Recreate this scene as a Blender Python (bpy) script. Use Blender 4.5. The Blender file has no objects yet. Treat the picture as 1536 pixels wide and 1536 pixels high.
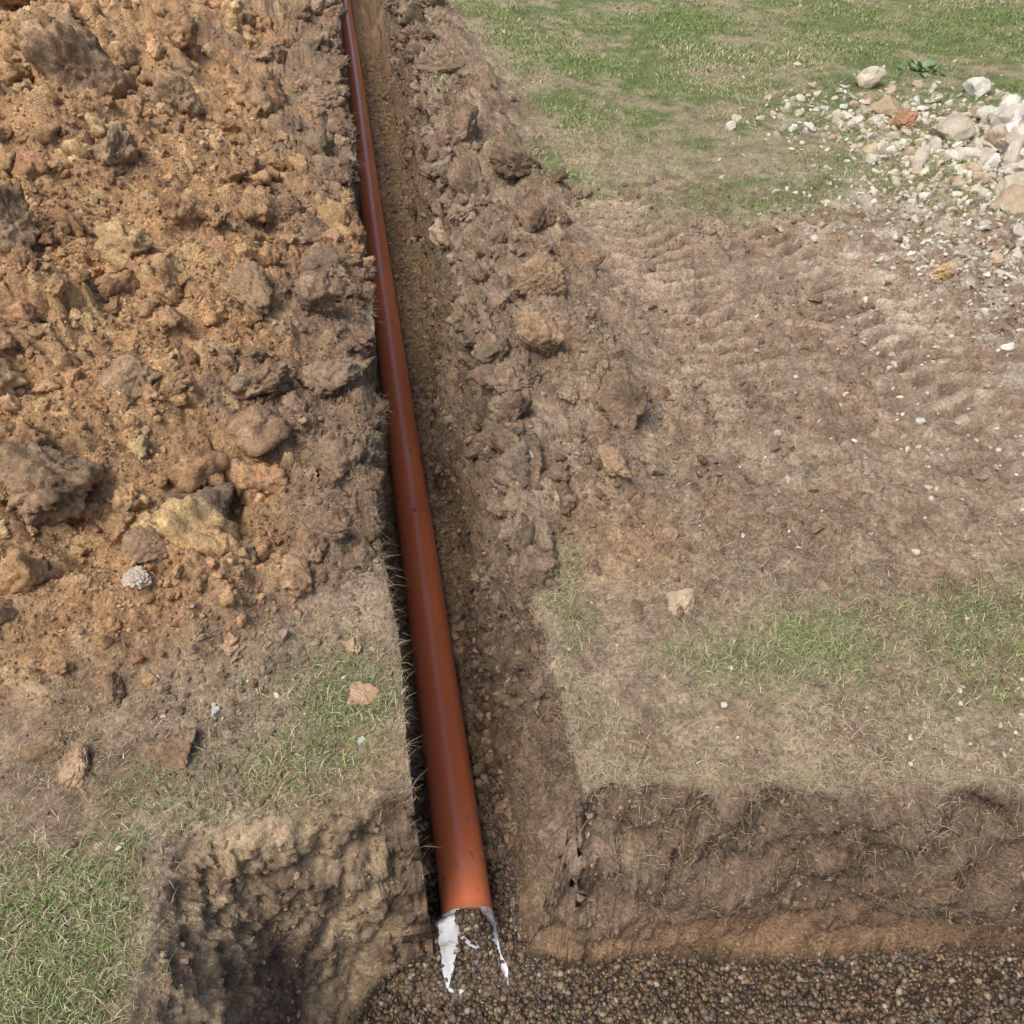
import bpy, bmesh, math, numpy as np
from mathutils import Vector, Matrix
rng=np.random.default_rng(11)
# ---------- noise ----------
U=np.uint32
def h3(ix,iy,iz,s):
    n=(ix.astype(np.int64).astype(U)*U(73856093))^(iy.astype(np.int64).astype(U)*U(19349663))^(iz.astype(np.int64).astype(U)*U(83492791))^U((s*2654435)&0xffffffff)
    n=(n^(n>>U(13)))*U(1274126177); n=(n^(n>>U(16)))*U(2246822507); n=n^(n>>U(13))
    return n.astype(np.float32)/np.float32(4294967296.0)
def vnoise(x,y,z,s):
    ix=np.floor(x);iy=np.floor(y);iz=np.floor(z)
    fx=x-ix;fy=y-iy;fz=z-iz
    fx=fx*fx*(3-2*fx);fy=fy*fy*(3-2*fy);fz=fz*fz*(3-2*fz)
    r=0
    for a in (0,1):
        wx=fx if a else 1-fx
        for b in (0,1):
            wy=fy if b else 1-fy
            for c in (0,1):
                wz=fz if c else 1-fz
                r=r+wx*wy*wz*h3(ix+a,iy+b,iz+c,s)
    return r*2-1
def fbm(x,y,z,sc,o=4,s=1,g=.5):
    t=0;a=1;n=0
    for i in range(o):
        t=t+a*vnoise(x*sc+i*17.3,y*sc+i*5.1,z*sc+i*9.7,s+i);n+=a;a*=g;sc*=2.03
    return t/n*1.5
def worley(x,y,sc,s):
    X=x*sc;Y=y*sc;ix=np.floor(X);iy=np.floor(Y)
    F1=np.full(X.shape,9.,np.float32);ID=np.zeros_like(F1);DX=np.zeros_like(F1);DY=np.zeros_like(F1)
    z=np.zeros_like(ix)
    for a in (-1,0,1):
        for b in (-1,0,1):
            cx=ix+a+h3(ix+a,iy+b,z,s);cy=iy+b+h3(ix+a,iy+b,z,s+50)
            dx=X-cx;dy=Y-cy;d=np.sqrt(dx*dx+dy*dy)
            m=d<F1
            ID=np.where(m,h3(ix+a,iy+b,z,s+99),ID);DX=np.where(m,dx,DX);DY=np.where(m,dy,DY);F1=np.where(m,d,F1)
    return F1,ID,DX,DY
def ss(a,b,x):
    t=np.clip((x-a)/(b-a),0,1);return t*t*(3-2*t)
# ---------- grid ----------
def lines(segs,lo,hi):
    L=[]
    for a,b,st in segs:
        n=max(1,int(round((b-a)/st)));L+=list(np.linspace(a,b,n,endpoint=False))
    e=segs[-1][1];st=segs[-1][2];R=[e];
    while R[-1]<hi: st*=1.3;R.append(R[-1]+st)
    s=segs[0][0];st=segs[0][2];Q=[]
    c=s
    while c>lo: st*=1.3;c-=st;Q.append(c)
    return np.array(Q[::-1]+L+R,np.float64)
gx=lines([(-3.2,-1.7,.020),(-1.7,-.55,.0075),(-.55,-.13,.0042),(-.13,0,.002),(0,.10,.005),(.10,.42,.0022),(.42,1.4,.006),(1.4,3.6,.014),(3.6,6,.04)],-250,250)
gy=lines([(-1,.4,.02),(.4,.62,.005),(.62,.87,.0018),(.87,1.6,.0062),(1.6,3.2,.0085),(3.2,5.2,.016),(5.2,9,.035)],-250,250)
Xg,Yg=np.meshgrid(gx,gy)
D=.625
def xl(y): return -.044+(.016+.012*ss(1.2,2.,y))*fbm(y,0*y,0*y+3.,4,5,5,.6)-.01*ss(3,6,y)
def xr(y): return .262+.085*ss(1,5.5,y)+.040*fbm(y,0*y,0*y+7.,3.,5,8,.6)*ss(.8,1.2,y)
def heapmask(x,y):
    e=1.25+.30*(x+.05)+.14*fbm(x,y,0*x,3.,4,21)
    return ss(-.05,.22,y-e)*ss(-.02,.03,-.05-x)
def ridgemask(x,y):
    n=.10*fbm(x,y,0*x,3.5,4,31)
    return ss(-.015,.03,x-xr(y))*(1-ss(-.10,.10,x-.70+n+.20*ss(2.2,1.3,y)))*ss(-.2,.15,y-1.42+n)
def lawn(x,y):
    n=.55*fbm(x,y,0*x,1.6,5,41,.6)
    return ss(-.30,.30,y-(3.68-.56*(x-1.0))+n)*ss(-.1,.25,x-.72+n*.3)
def patches(x,y):
    n=fbm(x,y,0*x,5,4,43)
    g=np.exp(-((y-1.04-.03*np.sin(x*5))/.085)**2)*ss(.26,.3,x)*(1-ss(1.0,1.7,x))*(.8+1.3*n)
    g=g+.8*np.exp(-((x-.33)/.05)**2-((y-1.22)/.2)**2)*(.8+n)
    g=g+.5*np.exp(-((x-1.15)/.25)**2-((y-.88)/.1)**2)*(1+n)
    g=g+1.1*np.exp(-((x+.14)/.12)**2-((y-1.06)/.11)**2)*(.9+n)
    g=g+1.0*np.exp(-((x+.36)/.15)**2-((y-.93)/.07)**2)*(.8+n)
    g=g+1.1*ss(-.44,-.54,x+.1*(y-.6))*ss(.92,.72,y+.2*n+.1*(x+.5))*(.8+.7*n)
    g=g+.6*np.exp(-((x-.43)/.08)**2)*ss(3.5,5,y)*(.6+n)
    return np.clip(g,0,1.2)
def straw(x,y):
    n=fbm(x,y,0*x,6,4,44)
    s=ss(.16,.0,y-.86+.2*(x-.26)-.05*n)*ss(.2,.28,x)
    s=s+ss(1.3,1.1,y+.1*n)*(x<0)*(.65+.6*n)
    s=s+.55*ss(1.5,1.2,y+.15*n)*(x>.2)
    return np.clip(s,0,1)
x,y=Xg,Yg
far=ss(30,8,np.hypot(x,y))
hm=heapmask(x,y);rm=ridgemask(x,y);lw=lawn(x,y);pt=patches(x,y);st=straw(x,y)
wxn=fbm(x,y,0*x,14,3,91);wyn=fbm(x,y,0*x,14,3,92)
def cell(sc,s,k=1.2,warp=.02):
    F1,ID,DX,DY=worley(x+warp*wxn,y+warp*wyn,sc,s)
    t=np.clip(1.1-F1*k,0,1)
    a=ID*37.7
    top=.5+.5*((ID*7.13)%1)+.7*(DX*np.cos(a)+DY*np.sin(a))
    return np.minimum(ss(0,.75,t)*1.1,np.clip(top,0.05,1.1))*(.25+.75*((ID*3.7)%1))
c0=cell(3.6,2,1.1,.07);c1=cell(8,3,1.15,.04);c2=cell(20,4,1.1,.02);c3=cell(48,6,1.1,.008)
n4=fbm(x,y,0*x,3.2,3,93);n25=fbm(x,y,0*x,25,4,94,.6)
g=far*(.02*fbm(x,y,0*x,1.2,3,2)+.006*fbm(x,y,0*x,9,4,9))
inn=ss(.02,.25,-.05-x)
H=hm*(.02+.36*ss(.0,1.3,-.10-x)*ss(-.1,1.5,y-1.1)+.055*fbm(x,y,0*x,2.4,3,13)*inn+.11*c0*inn*ss(-.4,.4,n4+.2)+.055*c1*ss(-.6,.3,n4)+.028*c2+.011*c3+.014*n25)
H=H*ss(12,6,y)*ss(-5,-3,x)
R=rm*(.05+.03*fbm(x,y,0*x,4,3,14)+.05*c0+.055*c1+.024*c2+.009*c3+.014*n25)*ss(14,7,y)
mud=(1-hm)*(1-rm)*(1-lw)*ss(.1,.5,x-.2)*far
mr_=ss(-.4,.5,fbm(x,y,0*x,2.5,4,77,.6))*ss(1.0,1.4,y)
def track(cx,w,y0,y1,wl,amp,sl):
    t=x-cx
    m=ss(w,w*.7,np.abs(t)+.02*wxn)*ss(y0,y0+.3,y)*ss(y1,y1-.4,y)
    ph=(y+sl*np.abs(t)+.02*fbm(x,y,0*x,5,2,61))/wl
    saw=ph-np.floor(ph)
    rd=ss(0,.25,saw)*ss(1,.55,saw)
    return m*(amp*(rd-.5)*(1+.4*fbm(x,y,0*x,7,2,63))-.016),m,rd
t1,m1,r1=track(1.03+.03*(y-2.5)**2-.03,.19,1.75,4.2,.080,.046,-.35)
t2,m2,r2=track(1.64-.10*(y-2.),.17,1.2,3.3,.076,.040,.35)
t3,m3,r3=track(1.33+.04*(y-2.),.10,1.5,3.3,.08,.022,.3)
bk=ss(-.7,-.1,fbm(x,y,0*x,3,3,62))*(1-rm)*(1-.6*lw)
tm=np.clip(m1+m2,0,1)*bk
g=g+H+R+mud*((1-.9*tm)*mr_*(.026*c2+.022*c1)+.007*c3+.016*fbm(x,y,0*x,4,4,15)+(.004+.012*mr_*(1-.7*tm))*n25)
g=g+.004*c3*(1-lw)*far+.004*fbm(x,y,0*x,45,3,17)*(1-lw)*far
g=g+(t1+t2+t3)*bk*far
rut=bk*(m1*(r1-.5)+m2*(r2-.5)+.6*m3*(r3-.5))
# excavation
ftl=(x-xl(y))/.045; ftr=(xr(y)-x)/(.115+.03*fbm(y,0*y,0*y,2,3,19))
ft=np.clip(np.minimum(np.minimum(ftl,ftr),(y-.45)/.1),0,1)
n1=fbm(x,y,0*x,4,4,23)
yf=np.where(x>.1,.815-.21*(x-.26)+.035*n1,.853+.018*n1)
wy=np.where(x>.1,.070,.08+.75*np.clip(-.11-x,0,.5))
a=(x+.475+.03*n1)/.25;b=(yf-y)/wy
k=.6;hh=np.clip(.5+.5*(b-a)/k,0,1);sm=b*(1-hh)+a*hh-k*hh*(1-hh)*.6
b2=np.where(x>.1,b,sm)
fp=np.clip(np.minimum(np.minimum(b2,(3.2-x)/.2),(y+.7)/.2),0,1)
f=np.maximum(ft,fp)
ff=.85*f+.15*f*f*(3-2*f)
def moundf(x,y): return .122*np.exp(-(((x-.046)/.046)**2+((y-.812)/.040)**2))+.035*np.exp(-(((x-.06)/.10)**2+((y-.78)/.1)**2))
fl=-D+.010*fbm(x,y,0*x,7,3,24)+moundf(x,y)+.010*c3*ss(1.0,1.2,y)+.025*c2*ss(1.0,1.2,y)
Zg=g*(1-ff)+fl*ff
P=np.stack([x,y,Zg],-1)
und=ff*np.clip(1-(x-xl(y))/.09,0,1)*(ft>0)*ss(.66,.80,y)
P[...,0]-=.145*und
dep=-Zg/D
P[...,1]+=(fp>0)*(x>.3)*(.045*ss(.6,.85,dep)*ss(.6,1.0,x))*np.clip(1.2-b*.5,0,1)-(fp>0)*(fp<1)*(x>.25)*.03*np.exp(-((dep-.4)/.25)**2)
def normals(P):
    du=np.gradient(P,axis=1);dv=np.gradient(P,axis=0)
    n=np.cross(du,dv);n/=np.linalg.norm(n,axis=-1,keepdims=True)+1e-9
    return n
N=normals(P)
wm=ss(0,.07,ff)*ss(1,.88,ff)
px,py,pz=P[...,0],P[...,1],P[...,2]
pitw=wm*(fp>.0)*(fp>=ft)*np.where(x<.1,.40*ss(-.05,-.22,x)+.1,1)
big=fbm(px,py,pz,6,3,33)
rid=1-np.abs(fbm(px,py,pz,9,4,34))*1.6
upper=ss(-.5,-.1,pz)
dsp=wm*(.020*fbm(px,py,pz*.8,5,3,35)+(.015+.026*upper)*fbm(px,py,pz,15,5,36,.62)+.009*fbm(px,py,pz,55,3,37))+pitw*(.036*big+.005*rid+.010*fbm(px,py,pz,24,4,39,.6))+far*.0018*fbm(px,py,pz,90,2,38)
dsp*=np.where((x<.05)&(y>.84),.55,1)
P=P+N*dsp[...,None]
px,py,pz=P[...,0],P[...,1],P[...,2]
# ---------- colours ----------
def mix(a,b,t): return a*(1-t[...,None])+np.asarray(b)*t[...,None]
C=np.array
OCH=C([.52,.32,.17]);BRN=C([.31,.215,.145]);DRK=C([.22,.16,.115]);YEL=C([.62,.44,.235]);MUD=C([.39,.29,.205]);PAL=C([.51,.41,.29]);GRN=C([.16,.19,.075]);STR=C([.43,.36,.235]);CHK=C([.58,.53,.43])
def soilcol(x,y,z,hm,rm,lw,pt,st,ff):
    n1=fbm(x,y,z,3,4,51);n2=fbm(x,y,z,14,4,52);n3=fbm(x,y,z,55,3,53)
    c=mix(np.broadcast_to(MUD,x.shape+(3,)),PAL,ss(-.2,.7,n1+.4*n2)*.6)
    c=mix(c,BRN,ss(-.1,.6,fbm(x,y,z,5,4,54))*.75)
    c=mix(c,STR,st*ss(-.3,.5,n2+.3)*.5)
    c=mix(c,BRN,ss(.1,.6,fbm(x,y,z,22,3,56))*.5)
    c=mix(c,OCH,.6*np.exp(-((x-.48)/.12)**2-((y-1.4)/.15)**2))
    c=mix(c,OCH*.9,.7*np.exp(-((x+.20)/.16)**2-((y-.93)/.06)**2)*ss(-.1,.4,n2))
    c=mix(c,BRN,.7*np.exp(-((x+.62)/.16)**2-((y-.98)/.10)**2))
    c=mix(c,GRN,np.clip(pt*.75,0,1)*.7)
    hc=mix(np.broadcast_to(OCH,x.shape+(3,)),BRN,ss(-.15,.5,n1*.7+.5*n2+.9*ss(-.75,-.1,x)-.40))
    hc=mix(hc,YEL,ss(.1,.6,n2-.2*n1)*ss(-.1,-.5,x)*.7)
    c=mix(c,hc,hm)
    c=mix(c,mix(np.broadcast_to(BRN,x.shape+(3,)),MUD,ss(-.3,.5,n2)),rm)
    gl=mix(np.broadcast_to(GRN*1.15,x.shape+(3,)),C([.35,.29,.18]),ss(-.25,.5,n1+.5*n2))
    c=mix(c,gl,lw)
    ck=np.exp(-((x-2.0)/.42)**2-((y-2.6)/.85)**2)+np.exp(-((x-2.9)/.45)**2-((y-3.5)/.65)**2)+.5*np.exp(-((x-2.3)/.3)**2-((y-4.2)/.3)**2)
    c=mix(c,CHK,np.clip(ck,0,1)*ss(-.1,.5,n2+.3*n3)*.75)
    wc=mix(np.broadcast_to(BRN*1.0,x.shape+(3,)),DRK,ss(-.3,.5,n2+.2-.5*n1))
    wc=mix(wc,MUD*1.0,ss(.0,.6,n1+.3*n2)*.5)
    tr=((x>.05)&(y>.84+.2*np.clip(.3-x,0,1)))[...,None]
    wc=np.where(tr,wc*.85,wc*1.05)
    low=ss(-.30,-.58,z+.08*n1)
    wc=mix(wc,OCH*.9,low*.55*(x>.2))
    wc=mix(wc,C([.58,.43,.27]),(x<-.1)*ss(-.7,.1,n1+.5*n2)*.9)
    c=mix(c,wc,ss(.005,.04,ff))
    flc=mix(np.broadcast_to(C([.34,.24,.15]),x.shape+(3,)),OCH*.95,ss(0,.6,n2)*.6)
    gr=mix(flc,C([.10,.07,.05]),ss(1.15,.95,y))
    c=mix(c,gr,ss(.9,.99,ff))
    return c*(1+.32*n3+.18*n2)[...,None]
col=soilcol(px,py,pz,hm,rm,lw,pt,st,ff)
col=np.clip(col*(1+.40*rut*(1-ss(0,.05,ff)))[...,None],.01,.9)   # tread relief shading painted into the colour: darker grooves, lighter crests
def mk(name,V,F,mat,colr=None,smooth=True,parent=None):
    F=np.asarray(F,np.int32);k=F.shape[1]
    me=bpy.data.meshes.new(name)
    me.vertices.add(len(V));me.vertices.foreach_set("co",np.asarray(V,np.float32).ravel())
    me.loops.add(F.size);me.loops.foreach_set("vertex_index",F.ravel())
    me.polygons.add(len(F));me.polygons.foreach_set("loop_start",np.arange(0,F.size,k,dtype=np.int32))
    me.polygons.foreach_set("use_smooth",np.full(len(F),smooth,bool))
    if colr is not None:
        at=me.color_attributes.new("Col","FLOAT_COLOR","POINT")
        c4=np.ones((len(V),4),np.float32);c4[:,:3]=colr;at.data.foreach_set("color",c4.ravel())
    me.update(calc_edges=True);me.materials.append(mat)
    ob=bpy.data.objects.new(name,me);bpy.context.scene.collection.objects.link(ob)
    if parent: ob.parent=parent
    return ob
def material(name,bump=90,bd=.008,rough=.95,spec=.12,cv=.35,det=5):
    m=bpy.data.materials.new(name);m.use_nodes=True;nt=m.node_tree;n=nt.nodes;l=nt.links
    b=n["Principled BSDF"];b.inputs["Roughness"].default_value=rough;b.inputs["Specular IOR Level"].default_value=spec
    at=n.new("ShaderNodeAttribute");at.attribute_name="Col"
    if bump:
        tc=n.new("ShaderNodeTexCoord")
        n1=n.new("ShaderNodeTexNoise");n1.inputs["Scale"].default_value=bump;n1.inputs["Detail"].default_value=det;n1.inputs["Roughness"].default_value=.72
        l.new(tc.outputs["Object"],n1.inputs["Vector"])
        b1=n.new("ShaderNodeBump");b1.inputs["Strength"].default_value=1;b1.inputs["Distance"].default_value=bd
        l.new(n1.outputs["Fac"],b1.inputs["Height"]);l.new(b1.outputs["Normal"],b.inputs["Normal"])
        mr=n.new("ShaderNodeMapRange");mr.inputs["From Min"].default_value=.3;mr.inputs["From Max"].default_value=.7
        mr.inputs["To Min"].default_value=1-cv;mr.inputs["To Max"].default_value=1+cv
        l.new(n1.outputs["Fac"],mr.inputs["Value"])
        mx=n.new("ShaderNodeVectorMath");mx.operation='SCALE';l.new(at.outputs["Color"],mx.inputs[0]);l.new(mr.outputs["Result"],mx.inputs["Scale"])
        l.new(mx.outputs["Vector"],b.inputs["Base Color"])
    else: l.new(at.outputs["Color"],b.inputs["Base Color"])
    return m
M_soil=material("soil",110,.013,cv=.5);M_clod=material("clod_soil",100,.013,cv=.45);M_grav=material("gravel_stone",300,.0006,.5,.4,.3,2)
M_chalk=material("chalk_stone",70,.006,.9,.2,.18,4);M_grass=material("grass_blade",None,rough=.6,spec=.25)
ny,nx=Xg.shape
idx=np.arange(ny*nx).reshape(ny,nx)
Fq=np.stack([idx[:-1,:-1],idx[:-1,1:],idx[1:,1:],idx[1:,:-1]],-1).reshape(-1,4)
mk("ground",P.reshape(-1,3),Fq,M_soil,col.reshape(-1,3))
def samp(A,xx,yy):
    i=np.clip(np.searchsorted(gx,xx)-1,0,nx-2);j=np.clip(np.searchsorted(gy,yy)-1,0,ny-2)
    u=((xx-gx[i])/(gx[i+1]-gx[i]));v=((yy-gy[j])/(gy[j+1]-gy[j]))
    if A.ndim==3:u=u[:,None];v=v[:,None]
    return A[j,i]*(1-u)*(1-v)+A[j,i+1]*u*(1-v)+A[j+1,i]*(1-u)*v+A[j+1,i+1]*u*v
def ico(s):
    bm=bmesh.new();bmesh.ops.create_icosphere(bm,subdivisions=s,radius=1)
    V=np.array([v.co[:] for v in bm.verts]);F=np.array([[v.index for v in f.verts] for f in bm.faces]);bm.free()
    return V,F
def variants(s,K,rough=.1,planes=12,lo=.55,sharp=9,fq=2.2):
    V,F=ico(s);out=[]
    for k in range(K):
        pn=rng.normal(size=(planes,3));pn/=np.linalg.norm(pn,axis=1,keepdims=True)
        off=rng.uniform(lo,1,planes)
        dt=V@pn.T
        r=np.where(dt>.05,off/np.maximum(dt,.05),9)
        r=np.minimum(-np.log(np.exp(-r*sharp).sum(1)+np.exp(-sharp*1.15))/sharp,1.15)
        W=V*r[:,None];q=W+k*7.3
        r2=1+rough*fbm(q[:,0],q[:,1],q[:,2],fq,3,70+k)-rough*.9*np.abs(fbm(q[:,0],q[:,1],q[:,2],fq*1.6,4,90+k,.6))
        if s>=4: r2+=rough*.6*fbm(q[:,0],q[:,1],q[:,2],9,3,190+k,.75)
        W=W*r2[:,None];out.append(W/np.abs(W).max())
    return np.array(out),F
def rots(n,tilt=1.0):
    q=rng.normal(size=(n,4));q[:,1:3]*=tilt;q/=np.linalg.norm(q,axis=1,keepdims=True)
    w,x_,y_,z_=q.T
    return np.stack([1-2*(y_*y_+z_*z_),2*(x_*y_-z_*w),2*(x_*z_+y_*w),2*(x_*y_+z_*w),1-2*(x_*x_+z_*z_),2*(y_*z_-x_*w),2*(x_*z_-y_*w),2*(y_*z_+x_*w),1-2*(x_*x_+y_*y_)],-1).reshape(n,3,3)
def scatter(vs,pos,size,colr,flat=.75,tilt=1.0,cn=.18,nsc=30):
    V,F=vs;n=len(pos);k=rng.integers(0,len(V),n)
    W=V[k]
    sc=size[:,None]*rng.uniform(.7,1.2,(n,3));sc[:,2]*=flat
    W=W*sc[:,None,:]
    W=np.einsum('nij,nvj->nvi',rots(n,tilt),W)+pos[:,None,:]
    W=W.reshape(-1,3)
    cc=np.repeat(colr,V.shape[1],0)
    nz=fbm(W[:,0],W[:,1],W[:,2],nsc,3,123)
    cc=np.clip(cc*(1+cn*2*nz)[:,None],.01,.9)
    FF=(F[None]+(np.arange(n)*V.shape[1])[:,None,None]).reshape(-1,3)
    return W,FF,cc
def join(parts):
    V=[];F=[];Cc=[];o=0
    for v,f_,c in parts: V.append(v);F.append(f_+o);Cc.append(c);o+=len(v)
    return np.concatenate(V),np.concatenate(F),np.concatenate(Cc)
def pick(n,x0,x1,y0,y1,mask,ypow=1.0):
    xx=rng.uniform(x0,x1,n);yy=y0+(y1-y0)*rng.uniform(0,1,n)**ypow
    m=samp(mask,xx,yy);k=rng.uniform(0,1,n)<m
    return xx[k],yy[k]
def powsize(n,a,b,p=2.2): 
    u=rng.uniform(0,1,n);return (a**(1-p)+u*(b**(1-p)-a**(1-p)))**(1/(1-p))
def jit(c,n,s=.15,h=.06):
    return c*(1+s*rng.normal(size=(n,1)))*(1+h*rng.normal(size=(n,3)))
V1=variants(1,8,.1,9);V3=variants(3,14,.24,9,.5,18);V4=variants(4,16,.27,10,.5,16);V5=variants(5,20,.21,10,.45,17)
V2g=variants(1,10,.05,9,.7);VC=variants(2,10,.06,7,.42,60);VC3=variants(3,12,.10,7,.40,60)
Z_=lambda a:0*a
def heapcolor(xx,yy,n,s=.07):
    return jit(soilcol(xx,yy,Z_(xx),1+Z_(xx),Z_(xx),Z_(xx),Z_(xx),Z_(xx),Z_(xx))*1.03,n,s,.02)
def ridgecolor(xx,yy,n,s=.07):
    return jit(soilcol(xx,yy,Z_(xx),Z_(xx),1+Z_(xx),Z_(xx),Z_(xx),Z_(xx),Z_(xx)),n,s,.015)
def mudcolor(xx,yy,n,s=.1):
    return jit(soilcol(xx,yy,Z_(xx),Z_(xx),Z_(xx),Z_(xx),Z_(xx),Z_(xx),Z_(xx))*.95,n,s,.02)
cl_=ss(-.35,.35,fbm(Xg,Yg,0*Xg,4.5,3,96))
hmn=hm*(ff<.02);hmc=hmn*(.12+.88*cl_)
parts=[];small=[]
for n,a_,b_,vs,(x0,x1,y0,y1),mk_,L in ((46000,.002,.008,V1,(-1.6,-.05,1.0,3.6),hmn,small),(9000,.006,.012,V1,(-3,-.05,2.5,7.5),hmn,small),(6500,.008,.024,V3,(-1.9,-.05,1.0,4.2),hmc,parts),(1500,.02,.06,V4,(-2.2,-.06,1.05,5),hmc,parts),(1000,.025,.06,V3,(-3.2,-.08,3,8.5),hmc,parts),(260,.05,.12,V4,(-2.6,-.12,1.35,7),hmn,parts)):
    xx,yy=pick(n,x0,x1,y0,y1,mk_,1.4)
    s=powsize(len(xx),a_,b_,2.4);p=samp(P,xx,yy);p[:,2]+=s*.12
    L.append(scatter(vs,p,s,heapcolor(xx,yy,len(xx)),.75,.6 if b_>.02 else 1))
BIG=[(-.76,1.62,.17,.75,'b'),(-.46,1.62,.14,.8,'d'),(-1.22,2.2,.19,.9,'y'),(-.84,1.25,.17,.7,'b'),(-.50,4.6,.22,.9,'o'),(-1.05,3.9,.28,.8,'b'),
(-.18,3.1,.13,.7,'d'),(-.20,2.45,.15,.8,'d'),(-.50,3.55,.14,.9,'y'),(-.85,3.2,.16,.7,'b'),(-.33,2.05,.13,.6,'b'),(-.16,2.75,.15,.9,'d'),(-.14,3.8,.14,.7,'d'),(-.16,4.6,.16,.7,'d'),(-.7,5.8,.24,.8,'o'),(-1.6,5.2,.3,.7,'o'),(-1.7,3.4,.22,.8,'o'),
(-.62,2.9,.12,.8,'o'),(-1.30,1.75,.17,.8,'y'),(-1.05,2.6,.16,.8,'b'),(-.65,2.0,.11,.7,'b'),(-.15,2.1,.12,.6,'d'),(-.16,1.72,.09,.6,'b'),(-.35,1.40,.05,.7,'b'),(-.6,1.16,.05,.6,'b'),(-.65,.99,.07,.35,'b'),(-.46,.99,.08,.25,'b'),(-.2,5.6,.16,.7,'d'),(-.17,6.6,.18,.7,'d'),(-.28,7.4,.24,.7,'b'),(-.98,1.95,.17,.8,'y'),(-.38,2.4,.13,.7,'b'),(-.6,2.45,.13,.7,'o'),(-1.1,1.45,.14,.7,'o'),(-.85,4.9,.2,.8,'o'),(-.45,5.3,.18,.8,'b'),(-.8,4.2,.16,.8,'b'),(-1.3,3.2,.17,.8,'o'),(-.52,1.42,.08,.7,'b'),(-.7,1.06,.07,.5,'b')]
TY={'b':C([.42,.285,.175]),'d':C([.35,.245,.165]),'y':C([.58,.40,.22]),'o':C([.50,.31,.17])}
def bigs(L,k,parts,kc=1.):
    for s0 in range(0,len(L),1):
        b=L[s0];sz=np.array([b[2]*k]);p=samp(P,np.array([b[0]]),np.array([b[1]]));p[:,2]+=sz*.08
        parts.append(scatter(V5,p,sz,np.array([TY[b[4]]])*kc,b[3],.35,.28,14))
bigs(BIG,.88,parts)
n=80;yy=1.4+6*rng.uniform(0,1,n)**1.5;xx=xl(yy)-rng.uniform(.005,.06,n);s=rng.uniform(.018,.04,n)*(1+.14*yy);p=samp(P,xx,yy);p[:,2]=np.maximum(p[:,2],-.02)
parts.append(scatter(V4,p,s,heapcolor(xx,yy,n)*.9,.7,.4))
V,F,cc=join(parts);heap=mk("spoil_heap_clods",V,F,M_clod,cc,True)
parts=[]
for n,a_,b_,vs,L in ((22000,.002,.008,V1,small),(2200,.007,.02,V3,parts),(450,.02,.055,V4,parts)):
    xx,yy=pick(n,.25,.95,1.2,8,rm*(ff<.05)*(.15+.85*cl_),1.5)
    s=powsize(len(xx),a_,b_,2.5);p=samp(P,xx,yy);p[:,2]+=s*.10
    L.append(scatter(vs,p,s,ridgecolor(xx,yy,len(xx)),.75,.5))
n=150;yy=1.3+6*rng.uniform(0,1,n)**1.5;xx=xr(yy)+rng.normal(.012,.02,n);s=rng.uniform(.025,.058,n)*(1+.12*yy);p=samp(P,xx,yy);p[:,2]=np.maximum(p[:,2],-.06)-.005
parts.append(scatter(V4,p,s,ridgecolor(xx,yy,n)*.88,.7,.4))
# clods and crumbs bedded in the cut faces
n=520;yy=1.0+6*rng.uniform(0,1,n)**1.5;xx=xr(yy)-.115*rng.uniform(0,1,n)**1.5;s=powsize(n,.008,.032,2.2)*(1+.12*yy);p=samp(P,xx,yy)
parts.append(scatter(V4,p,s,ridgecolor(xx,yy,n)*.74,.8,.8))
n=3500;yy=.9+6*rng.uniform(0,1,n)**1.5;xx=xr(yy)-.115*rng.uniform(0,1,n);s=powsize(n,.003,.010,2.2)*(1+.12*yy);p=samp(P,xx,yy)
small.append(scatter(V1,p,s,ridgecolor(xx,yy,n)*.74,.8,.8))
n=3000;xx=rng.uniform(.27,1.35,n);yy=.815-.21*(xx-.26)-.075*rng.uniform(0,1,n);s=powsize(n,.002,.009,2.4);p=samp(P,xx,yy)
small.append(scatter(V1,p,s,ridgecolor(xx,yy,n,.15),.8,.8))
n=1600;xx=rng.uniform(-.48,-.10,n);yy=rng.uniform(.45,.86,n);k=(samp(ff,xx,yy)>.03)&(samp(ff,xx,yy)<.95);xx=xx[k];yy=yy[k];n=len(xx);s=powsize(n,.002,.009,2.4);p=samp(P,xx,yy)
small.append(scatter(V1,p,s,jit(C([.45,.33,.21]),n,.15,.04),.8,.8))
RB=[(.60,1.84,.17,.45,'d'),(.45,2.12,.12,.7,'b'),(.50,2.42,.13,.8,'b'),(.62,2.3,.09,.8,'b'),(.37,2.72,.16,.7,'d'),(.58,2.95,.15,.7,'d'),(.70,2.72,.10,.6,'b'),(.40,3.25,.18,.7,'d'),(.62,3.55,.17,.7,'d'),(.43,3.85,.18,.7,'d'),(.6,4.3,.16,.6,'b'),(.45,4.9,.18,.6,'d'),(.45,5.6,.2,.6,'d'),(.55,6.4,.2,.6,'b'),(.33,1.95,.11,.7,'d'),(.32,1.62,.09,.6,'d'),(.50,1.55,.07,.4,'b'),(.74,3.2,.11,.5,'b'),(.34,2.35,.13,.6,'d'),(.33,1.42,.05,.6,'b'),(.55,2.65,.12,.6,'d'),(.75,1.95,.07,.4,'b')]
bigs(RB,.78,parts,.86)
V,F,cc=join(parts);mk("trench_edge_clods",V,F,M_clod,cc,True)
mm=(1-hm)*(1-rm)*(1-lw*.85)*(ff<.02)
cm=mm*np.clip(.4+fbm(Xg,Yg,0*Xg,3,3,88),.08,1)
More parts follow.
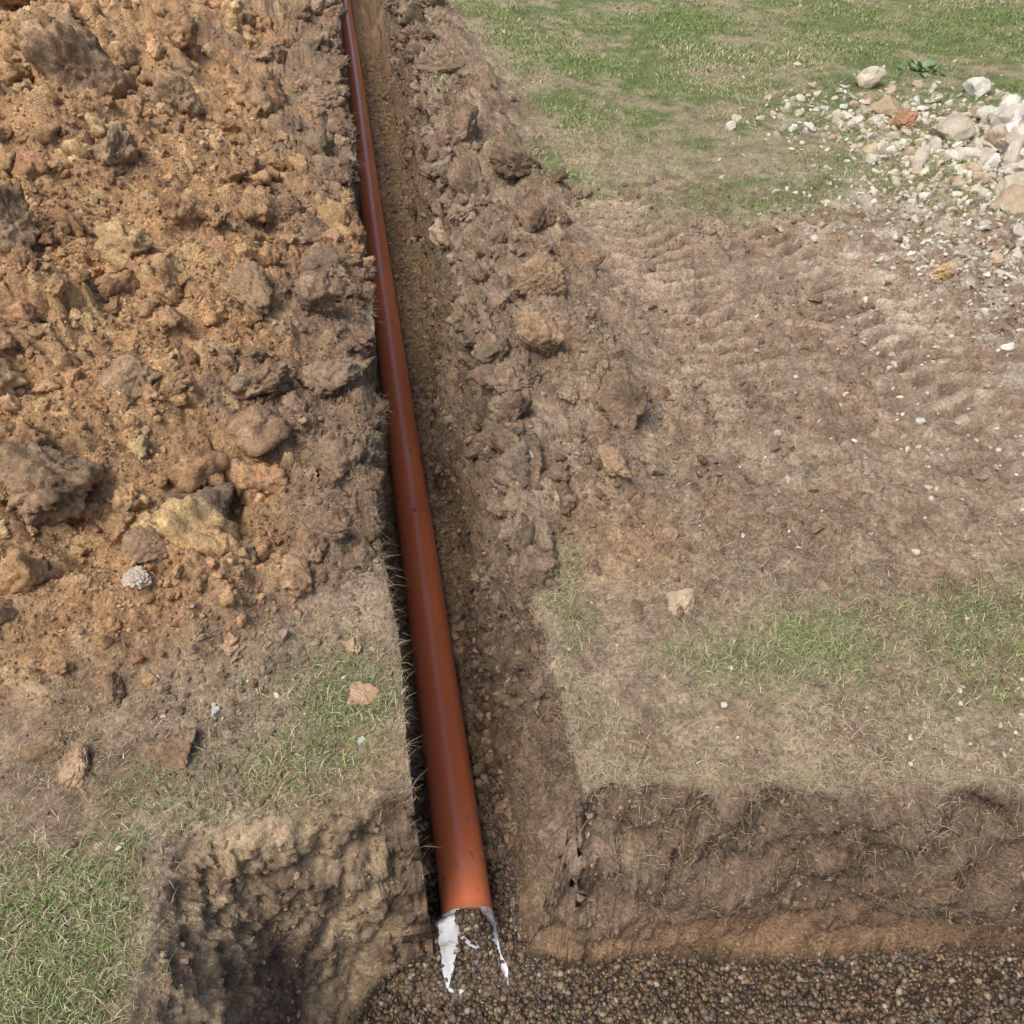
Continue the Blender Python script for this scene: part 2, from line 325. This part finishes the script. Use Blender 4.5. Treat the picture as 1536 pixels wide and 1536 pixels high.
for n,(x0,x1,y0,y1),a_,b_ in ((26000,(.25,1.5,.7,2.2),.0015,.007),(14000,(.6,2.8,1.8,4),.003,.011),(11000,(-1.0,0,.7,1.5),.0015,.010)):
    xx,yy=pick(n,x0,x1,y0,y1,cm)
    s=powsize(len(xx),a_,b_,2.5);p=samp(P,xx,yy);p[:,2]+=s*.2
    small.append(scatter(V1,p,s,mudcolor(xx,yy,len(xx)),.7))
xx,yy=pick(3000,.3,2.4,1.1,3.6,cm*(1-.85*tm));s=powsize(len(xx),.008,.035,2.6);p=samp(P,xx,yy)
small.append(scatter(V3,p,s,mudcolor(xx,yy,len(xx),.06),.5,.3))
xx,yy=pick(300,-1.0,-.1,.75,1.3,cm);s=powsize(len(xx),.008,.03,2.4);p=samp(P,xx,yy)
small.append(scatter(V3,p,s,mudcolor(xx,yy,len(xx),.06),.5,.3))
n=10000;yy=1.0+7*rng.uniform(0,1,n)**1.6;xx=rng.uniform(-.02,.25,n)
k=samp(ff,xx,yy)>.8;xx=xx[k];yy=yy[k];s=powsize(len(xx),.004,.022);p=samp(P,xx,yy);p[:,2]+=s*.2
small.append(scatter(V1,p,s,jit(C([.42,.30,.195]),len(xx),.2,.04),.8))
V,F,cc=join(small);mk("loose_soil_crumbs",V,F,M_clod,cc,False)
# ---------- geotextile ----------
mw=material("geotextile",200,.0006,.8,.3,.08,3)
pe=.832;PXC=.040;PR=.0575;PZ=-.553
i0,i1=np.searchsorted(gx,[-.12,.2]);j0,j1=np.searchsorted(gy,[.66,.92])
SUB=P[j0:j1:2,i0:i1:2].reshape(-1,3);SUB=SUB[SUB[:,2]<-.36]
def gz(qx,qy):
    out=np.empty(len(qx))
    for a_ in range(0,len(qx),100):
        d=(SUB[None,:,0]-qx[a_:a_+100,None])**2+(SUB[None,:,1]-qy[a_:a_+100,None])**2
        out[a_:a_+100]=SUB[np.argmin(d,1),2]
    return out
def ribbon(pts,widths,nseg=60,nw=14,seed=1,lift=.010):
    pts=np.array(pts,float);t=np.linspace(0,1,len(pts));T_=np.linspace(0,1,nseg)
    c=np.stack([np.interp(T_,t,pts[:,i]) for i in range(3)],-1)
    for _ in range(4): c[1:-1]=(c[:-2]+2*c[1:-1]+c[2:])/4
    w=np.interp(T_,t,widths);d=np.gradient(c,axis=0);d[:,2]=0;d/=np.linalg.norm(d,axis=1,keepdims=True)
    s=np.cross(d,[0,0,1.])
    u=np.linspace(-1,1,nw)
    wn=1+.30*fbm(T_*1.,0*T_,0*T_,9,4,seed)
    q=c[:,None,:]+s[:,None,:]*((w*wn)[:,None]*u[None]*.5)[...,None]
    g_=gz(q[...,0].ravel(),q[...,1].ravel()).reshape(q.shape[:2])
    for _ in range(12):
        g_[1:-1]=(g_[:-2]+g_[1:-1]*2+g_[2:])/4
        g_[:,1:-1]=(g_[:,:-2]+g_[:,1:-1]*2+g_[:,2:])/4
    zz=g_+lift+.003*u[None]**2+.0025*fbm(q[...,0],q[...,1],0*q[...,0],45,2,seed+3)
    dx=q[...,0]-PXC
    pipez=np.where((q[...,1]>pe-.01)&(np.abs(dx)<PR+.002),PZ+np.sqrt(np.clip((PR+.003)**2-dx**2,0,1)),-9)
    q[...,2]=np.maximum(zz,pipez)
    I=np.arange(nseg*nw).reshape(nseg,nw)
    F=np.stack([I[:-1,:-1],I[:-1,1:],I[1:,1:],I[1:,:-1]],-1).reshape(-1,4)
    return q.reshape(-1,3),F
WP=[]
L1=[(.002,.843,0),(.000,.825,0),(-.002,.80,0),(-.008,.775,0),(-.015,.75,0),(-.019,.722,0)];W1=[.044,.050,.046,.036,.022,.004]
WP.append(ribbon(L1,W1,90,20,401))
L2=[(.088,.842,0),(.090,.828,0),(.094,.805,0),(.099,.77,0),(.109,.735,0),(.110,.708,0)];W2=[.028,.030,.015,.009,.012,.003]
WP.append(ribbon(L2,W2,seed=411))
WP.append(ribbon([(-.017,.720,0),(.0,.710,0),(.022,.716,0)],[.005,.012,.003],nseg=24,seed=421))
WP.append(ribbon([(.016,.79,0),(.035,.778,0),(.05,.770,0),(.072,.778,0),(.096,.785,0)],[.004,.005,.003,.004,.004],nseg=40,nw=8,seed=431,lift=.013))
nu,nv=120,16
uu,vv=np.meshgrid(np.linspace(math.radians(-35),math.radians(215),nu),np.linspace(0,1,nv))
ud=np.degrees(uu);rr=PR+.0025+.003*vv
cw=(.008+.008*fbm(np.cos(uu),np.sin(uu),0*uu,2.5,3,302))
cw=np.clip(cw+.022*np.exp(-((ud-150)/32)**2)+.018*np.exp(-((ud-38)/20)**2)-.02*np.exp(-((ud-92)/30)**2),.0005,1)
wv=np.stack([PXC+rr*np.cos(uu),pe+.010-vv*cw,PZ+rr*np.sin(uu)-.01*vv],-1).reshape(-1,3)
I=np.arange(nu*nv).reshape(nv,nu);WP.append((wv,np.stack([I[:-1,:-1],I[:-1,1:],I[1:,1:],I[1:,:-1]],-1).reshape(-1,4)))
Vw=[];Fw=[];o=0
for v,f_ in WP: Vw.append(v);Fw.append(f_+o);o+=len(v)
Vw=np.concatenate(Vw);Fw=np.concatenate(Fw)
wc=np.broadcast_to(C([.62,.64,.68]),Vw.shape)*(1-.40*ss(.1,.7,fbm(Vw[:,0],Vw[:,1],Vw[:,2],60,3,306))[:,None]*C([.8,1,1.2]))
mk("geotextile_wrap",Vw,Fw,mw,wc,True)
# ---------- gravel ----------
n=30000
xx=rng.uniform(-.42,1.5,n);yy=rng.uniform(.35,.82,n)
n2=10000;xx=np.concatenate([xx,rng.uniform(-.05,.22,n2)]);yy=np.concatenate([yy,.7+.6*rng.uniform(0,1,n2)**1.4])
n3=1500;xx=np.concatenate([xx,rng.normal(.05,.04,n3)]);yy=np.concatenate([yy,rng.normal(.805,.03,n3)])
k=samp(ff,xx,yy)>.93
pp=samp(P,xx,yy)
for L,W in ((L1,W1),(L2,W2)):
    L=np.array(L)
    for t in np.linspace(0,.9,24):
        tt=np.linspace(0,1,len(L))
        c=np.array([np.interp(t,tt,L[:,i]) for i in (0,1)])
        k&=np.hypot(pp[:,0]-c[0],pp[:,1]-c[1])>.38*np.interp(t,tt,W)
k&=~((np.abs(pp[:,0]-PXC)<.062)&(yy>.836))
xx=xx[k];yy=yy[k];n=len(xx)
s=powsize(n,.0035,.0105,1.6);p=pp[k];p[:,2]+=s*rng.uniform(.0,1.0,n)
PAL_G=C([[.11,.075,.05],[.17,.12,.075],[.07,.055,.042],[.25,.185,.12],[.14,.115,.09],[.34,.29,.22],[.19,.11,.06]])*.92
cg=PAL_G[rng.choice(7,n,p=[.27,.22,.22,.09,.12,.04,.04])]
V,F,cc=scatter(V2g,p,s,jit(cg,n,.15,.05),.75,1.0,.1,80)
mk("gravel",V,F,M_grav,cc,True)
# ---------- chalk rubble ----------
parts=[]
def chalk(n,cx,cy,sx,sy,a_,b_,vs,lift=.0):
    xx=rng.normal(cx,sx,n);yy=rng.normal(cy,sy,n);s=powsize(n,a_,b_,1.9);p=samp(P,xx,yy)
    k=samp(ff,xx,yy)<.02;xx=xx[k];yy=yy[k];s=s[k];p=p[k];n=len(xx)
    p[:,2]+=s*.2+lift*np.exp(-((xx-cx)/sx)**2*.7-((yy-cy)/sy)**2*.7)*rng.uniform(0,1,n)
    c=C([[.58,.53,.43],[.50,.44,.34],[.64,.61,.53],[.46,.36,.24]])[rng.choice(4,n,p=[.42,.28,.12,.18])]
    parts.append(scatter(vs,p,s,jit(c,n,.08,.02),.6,.5,.12,20))
chalk(360,3.08,3.30,.22,.42,.035,.12,VC3,.12);chalk(2600,3.02,3.25,.28,.5,.008,.032,VC,.06);chalk(260,2.40,4.15,.26,.24,.010,.04,VC);chalk(12,2.5,3.62,.2,.1,.04,.08,VC3)
chalk(140,2.45,3.5,.2,.2,.012,.04,VC);chalk(1100,2.15,2.65,.28,.45,.005,.022,VC);chalk(26,2.3,2.7,.2,.35,.02,.05,VC3);chalk(300,1.7,1.9,.3,.35,.004,.014,VC);chalk(90,.9,1.3,.5,.4,.003,.008,VC);chalk(90,1.1,.8,.2,.08,.003,.008,VC);chalk(40,-.3,1.0,.2,.12,.003,.010,VC)
def one(x_,y_,s_,c_,vs=None): parts.append(scatter(vs or VC3,samp(P,np.array([x_]),np.array([y_]))+[[0,0,s_*.25]],np.array([s_]),np.array([c_]),.6,.3,.15,20))
one(3.19,4.38,.09,[.6,.57,.5]);one(-.55,1.33,.042,[.46,.38,.29],V4);one(-.40,1.08,.013,[.5,.5,.48]);one(2.6,4.0,.10,[.38,.22,.13],V5);one(.56,1.17,.045,[.43,.33,.23],V5);one(-.12,1.06,.035,[.46,.30,.19],V4)
one(1.9,2.45,.05,[.50,.36,.20],V4);one(2.3,2.1,.12,[.36,.30,.24],V5);one(1.45,1.75,.02,[.62,.60,.54]);one(-.13,1.2,.03,[.5,.36,.22],V4)
V,F,cc=join(parts);mk("chalk_rubble",V,F,M_chalk,cc,False)
# ---------- grass ----------
def blades(xx,yy,h,w,c,lean):
    n=len(xx);p=samp(P,xx,yy)
    a=rng.uniform(0,2*np.pi,n);sd=np.stack([np.cos(a),np.sin(a),0*a],-1)*w[:,None]*.5
    b=rng.uniform(0,2*np.pi,n);ln=np.stack([np.cos(b),np.sin(b),0*b],-1)*(lean*h*rng.uniform(.3,1.2,n))[:,None]
    up=np.zeros((n,3));up[:,2]=h
    p[:,2]-=.001
    v=np.stack([p-sd,p+sd,p+sd*.8+up*.55+ln*.35,p-sd*.8+up*.55+ln*.35,p+up*np.clip(1-.25*lean,.1,1)[:,None]*1.0+ln],1).reshape(-1,3)
    o=(np.arange(n)*5)[:,None,None]
    F=(np.array([[0,1,2],[0,2,3],[3,2,4]])[None]+o).reshape(-1,3)
    return v,F,np.repeat(c,5,0)
def gcol(n,dry):
    g=C([.23,.30,.105])*(1+.28*rng.normal(size=(n,1)))*(1+.08*rng.normal(size=(n,3)))
    s=C([.52,.45,.29])*(1+.25*rng.normal(size=(n,1)))
    k=(rng.uniform(0,1,n)<dry)[:,None]
    return np.clip(np.where(k,s,g),.02,.8)
parts=[];cut=(ff<.06)
gm=np.clip(pt,0,1)*cut*(1-hm*.8)
for n,(x0,x1,y0,y1),h0,w0 in ((110000,(.25,1.8,.6,1.4),.015,.0015),(95000,(-1.1,0,.4,1.3),.017,.0015),(8000,(.35,.6,3.2,8),.03,.004)):
    xx,yy=pick(n,x0,x1,y0,y1,gm);m=len(xx)
    parts.append(blades(xx,yy,h0*rng.uniform(.4,1.5,m),w0*rng.uniform(.6,1.3,m),gcol(m,.32),np.full(m,1.3)))
lm=lw*(.12+.88*ss(-.35,.35,fbm(Xg,Yg,0*Xg,2.5,5,45,.65)))*cut
for n,(x0,x1,y0,y1),h0,w0 in ((180000,(.6,5.2,2.4,6.5),.018,.0030),(60000,(.6,7,5,10),.024,.006)):
    xx,yy=pick(n,x0,x1,y0,y1,lm);m=len(xx)
    dry=np.clip(.20+.7*fbm(xx,yy,0*xx,2,4,46),.04,.85)
    parts.append(blades(xx,yy,h0*rng.uniform(.4,1.4,m),w0*rng.uniform(.6,1.3,m),gcol(m,dry),np.full(m,1.2)))
V,F,cc=join(parts);mk("grass",V,F,M_grass,cc,False)
parts=[]
sm_=np.clip(st*.9+.05+hm*.03,0,1)*cut*(.25+.75*ss(-.3,.4,fbm(Xg,Yg,0*Xg,12,3,101)))
for n,(x0,x1,y0,y1) in ((56000,(.25,1.5,.65,1.7)),(36000,(-.9,0,.6,1.5))):
    xx,yy=pick(n,x0,x1,y0,y1,sm_);m=len(xx)
    c=C([.46,.38,.25])*(1+.38*rng.normal(size=(m,1)))
    parts.append(blades(xx,yy,.009*rng.uniform(.3,1.5,m),.0011*rng.uniform(.6,1.4,m),np.clip(c,.05,.8),np.full(m,2.8)))
tf=rm*(ff<.12)*ss(-.3,.4,fbm(Xg,Yg,0*Xg,6,3,98))
xx,yy=pick(52000,.2,.95,1.2,7,tf,1.6);m=len(xx)
c=C([.38,.30,.19])*(1+.3*rng.normal(size=(m,1)))
parts.append(blades(xx,yy,.010*rng.uniform(.3,1.4,m)*(1+.25*yy/2),.0010*(1+.35*yy)*rng.uniform(.6,1.3,m),np.clip(c,.05,.8),np.full(m,2.6)))
th_=ss(-.28,-.12,Xg)*hm*(ff<.12)*ss(-.3,.4,fbm(Xg,Yg,0*Xg,6,3,99))
xx,yy=pick(26000,-.35,-.02,1.2,6,th_,1.6);m=len(xx)
c=C([.36,.27,.17])*(1+.3*rng.normal(size=(m,1)))
parts.append(blades(xx,yy,.009*rng.uniform(.3,1.4,m)*(1+.25*yy/2),.0010*(1+.3*yy)*rng.uniform(.6,1.3,m),np.clip(c,.05,.8),np.full(m,2.6)))
n=9000;yy=.85+5.5*rng.uniform(0,1,n)**1.5;xx=xr(yy)-.11*rng.uniform(0,1,n)**1.8
c=C([.34,.25,.16])*(1+.35*rng.normal(size=(n,1)))
parts.append(blades(xx,yy,.012*rng.uniform(.2,1.6,n)*(1+.2*yy),.0007*(1+.4*yy)*rng.uniform(.6,1.3,n),np.clip(c,.03,.8),np.full(n,2.)))
for side,n in ((0,4500),(1,5500)):
    yy=.82+5*rng.uniform(0,1,n)**1.5
    k=fbm(yy,0*yy,0*yy+side,9,3,97)>-.15;yy=yy[k];n=len(yy)
    xx=(xl(yy)+rng.normal(-.006,.006,n)) if side==0 else xr(yy)+rng.normal(0,.014,n)
    c=C([.33,.26,.17])*(1+.35*rng.normal(size=(n,1)))
    parts.append(blades(xx,yy,.010*rng.uniform(.2,1.6,n)*(1+.22*yy),.0007*(1+.4*yy)*rng.uniform(.6,1.3,n),np.clip(c,.03,.8),np.full(n,2.6)))
n=5500;xx=rng.uniform(.27,1.3,n);yy=.815-.21*(xx-.26)+rng.normal(-.004,.018,n)
parts.append(blades(xx,yy,.014*rng.uniform(.3,1.5,n),.0009*np.ones(n),np.clip(C([.44,.37,.23])*(1+.3*rng.normal(size=(n,1))),.03,.8),np.full(n,2.4)))
V,F,cc=join(parts);mk("dry_grass_and_roots",V,F,M_grass,cc,False)
# ---------- weed ----------
v=[];fc=[];cl=[]
wp=samp(P,np.array([3.17]),np.array([4.88]))[0]
for i in range(34):
    a=rng.uniform(0,6.28);L=rng.uniform(.06,.15);w=L*.28;el=rng.uniform(.2,1.1)
    d=np.array([math.cos(a)*math.cos(el),math.sin(a)*math.cos(el),math.sin(el)]);sdv=np.array([-math.sin(a),math.cos(a),0])*w*.5
    b0=wp+np.array([rng.normal(0,.04),rng.normal(0,.04),0]);o=len(v)
    for t,ww in ((0,.15),(.35,.9),(.7,.8),(1,.05)):
        q=b0+d*L*t-np.array([0,0,.35*L*t*t]);v+=[q-sdv*ww,q+sdv*ww]
    for j in range(3): fc+=[[o+2*j,o+2*j+1,o+2*j+3],[o+2*j,o+2*j+3,o+2*j+2]]
    cl+=[np.array([.17,.24,.12])*rng.uniform(.7,1.4)]*8
mk("weed_plant",np.array(v),np.array(fc),M_grass,np.array(cl),True)
# ---------- pipe ----------
root=bpy.data.objects.new("drainage_pipe",None);bpy.context.scene.collection.objects.link(root)
mp=bpy.data.materials.new("terracotta_pvc");mp.use_nodes=True;nt=mp.node_tree;nn=nt.nodes;ll=nt.links;b=nn["Principled BSDF"]
b.inputs["Specular IOR Level"].default_value=.7;b.inputs["Coat Weight"].default_value=.35;b.inputs["Coat Roughness"].default_value=.22
at=nn.new("ShaderNodeAttribute");at.attribute_name="Col";ll.new(at.outputs["Color"],b.inputs["Base Color"])
tc=nn.new("ShaderNodeTexCoord");nz=nn.new("ShaderNodeTexNoise");nz.inputs["Scale"].default_value=25;nz.inputs["Detail"].default_value=6
ll.new(tc.outputs["Object"],nz.inputs["Vector"]);mr=nn.new("ShaderNodeMapRange");mr.inputs["To Min"].default_value=.20;mr.inputs["To Max"].default_value=.42
ll.new(nz.outputs["Fac"],mr.inputs["Value"]);ll.new(mr.outputs["Result"],b.inputs["Roughness"])
na=96;ys=np.concatenate([np.arange(.832,2.6,.006),np.arange(2.6,14,.03)])
th=np.linspace(0,2*np.pi,na,endpoint=False)
TH,YS=np.meshgrid(th,ys)
def pcx(y): return PXC-.0058*(y-.83)+.003*np.sin(y*1.1)
Rr=PR
VX=pcx(YS)+Rr*np.cos(TH);VZ=PZ+.002*np.sin(YS*.9)+Rr*np.sin(TH)
pv=np.stack([VX,YS,VZ],-1).reshape(-1,3)
pc=np.broadcast_to(C([.74,.20,.082]),pv.shape).copy()
nz_=fbm(VX,YS,VZ,12,5,201).ravel();nf=fbm(VX,YS*.4,VZ,60,4,202).ravel()
T=TH.ravel();Yp=YS.ravel()
dust=np.clip(ss(.15,.7,nz_+.5*nf)*.30+ss(.3,-.3,np.sin(T))*.5*(.6+nf),0,.8)
pc=mix(pc,C([.50,.30,.18]),dust*.55)
spk=(nf>.66)*ss(.1,.5,nz_);pc=mix(pc,C([.20,.12,.07]),spk*.6)
ln=np.exp(-((T-2.05)/.022)**2)*.45;pc=mix(pc,C([.40,.11,.05]),ln)
mkk=(np.hypot((T-1.55)/.14,(Yp-2.16)/.010)<1+.5*nf)*1.0;pc=mix(pc,C([.05,.025,.02]),mkk*.8)
pc=mix(pc,C([.2,.14,.09]),ss(.03,0,Yp-.835+.01*nz_)*.5)
m_=len(ys);I=np.arange(m_*na).reshape(m_,na);J=np.roll(I,-1,1)
mk("pipe_barrel",pv,np.stack([I[:-1],I[1:],J[1:],J[:-1]],-1).reshape(-1,4),mp,pc,True,root)
ri=PR-.0035;iv=pv.reshape(m_,na,3)[:60].copy();iv[...,0]=pcx(YS[:60])+ri*np.cos(TH[:60]);iv[...,2]=PZ+ri*np.sin(TH[:60])
ring=np.concatenate([pv.reshape(m_,na,3)[:1],iv],0);I=np.arange(61*na).reshape(61,na);J=np.roll(I,-1,1)
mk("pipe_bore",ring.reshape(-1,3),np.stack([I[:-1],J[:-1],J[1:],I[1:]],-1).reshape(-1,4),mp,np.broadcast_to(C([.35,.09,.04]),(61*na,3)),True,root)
# ---------- light ----------
el=math.radians(60);az=math.radians(-132)
S=Vector((math.sin(az)*math.cos(el),math.cos(az)*math.cos(el),math.sin(el)))
sd=bpy.data.lights.new("sun","SUN");sd.energy=2.7;sd.angle=math.radians(28);sd.color=(1,.95,.87)
so=bpy.data.objects.new("sun",sd);so.rotation_euler=S.to_track_quat('Z','Y').to_euler();bpy.context.scene.collection.objects.link(so)
w=bpy.data.worlds.new("World");bpy.context.scene.world=w;w.use_nodes=True
sk=w.node_tree.nodes.new("ShaderNodeTexSky");sk.sky_type='NISHITA';sk.sun_disc=False;sk.sun_elevation=el;sk.sun_rotation=az;sk.dust_density=4
bg=w.node_tree.nodes["Background"];bg.inputs[1].default_value=.15;w.node_tree.links.new(sk.outputs[0],bg.inputs[0])
sc=bpy.context.scene;sc.view_settings.view_transform='Standard';sc.view_settings.look='None';sc.view_settings.exposure=0
cd=bpy.data.cameras.new("camera");cd.sensor_width=36;cd.sensor_height=36;cd.sensor_fit='HORIZONTAL';cd.lens=36*1300/1536;cd.clip_end=1000;cd.clip_start=.01
co=bpy.data.objects.new("camera",cd);sc.collection.objects.link(co);co.location=(0,0,1.4)
co.rotation_euler=(math.radians(90-41.7),0,math.radians(-9.55));sc.camera=co
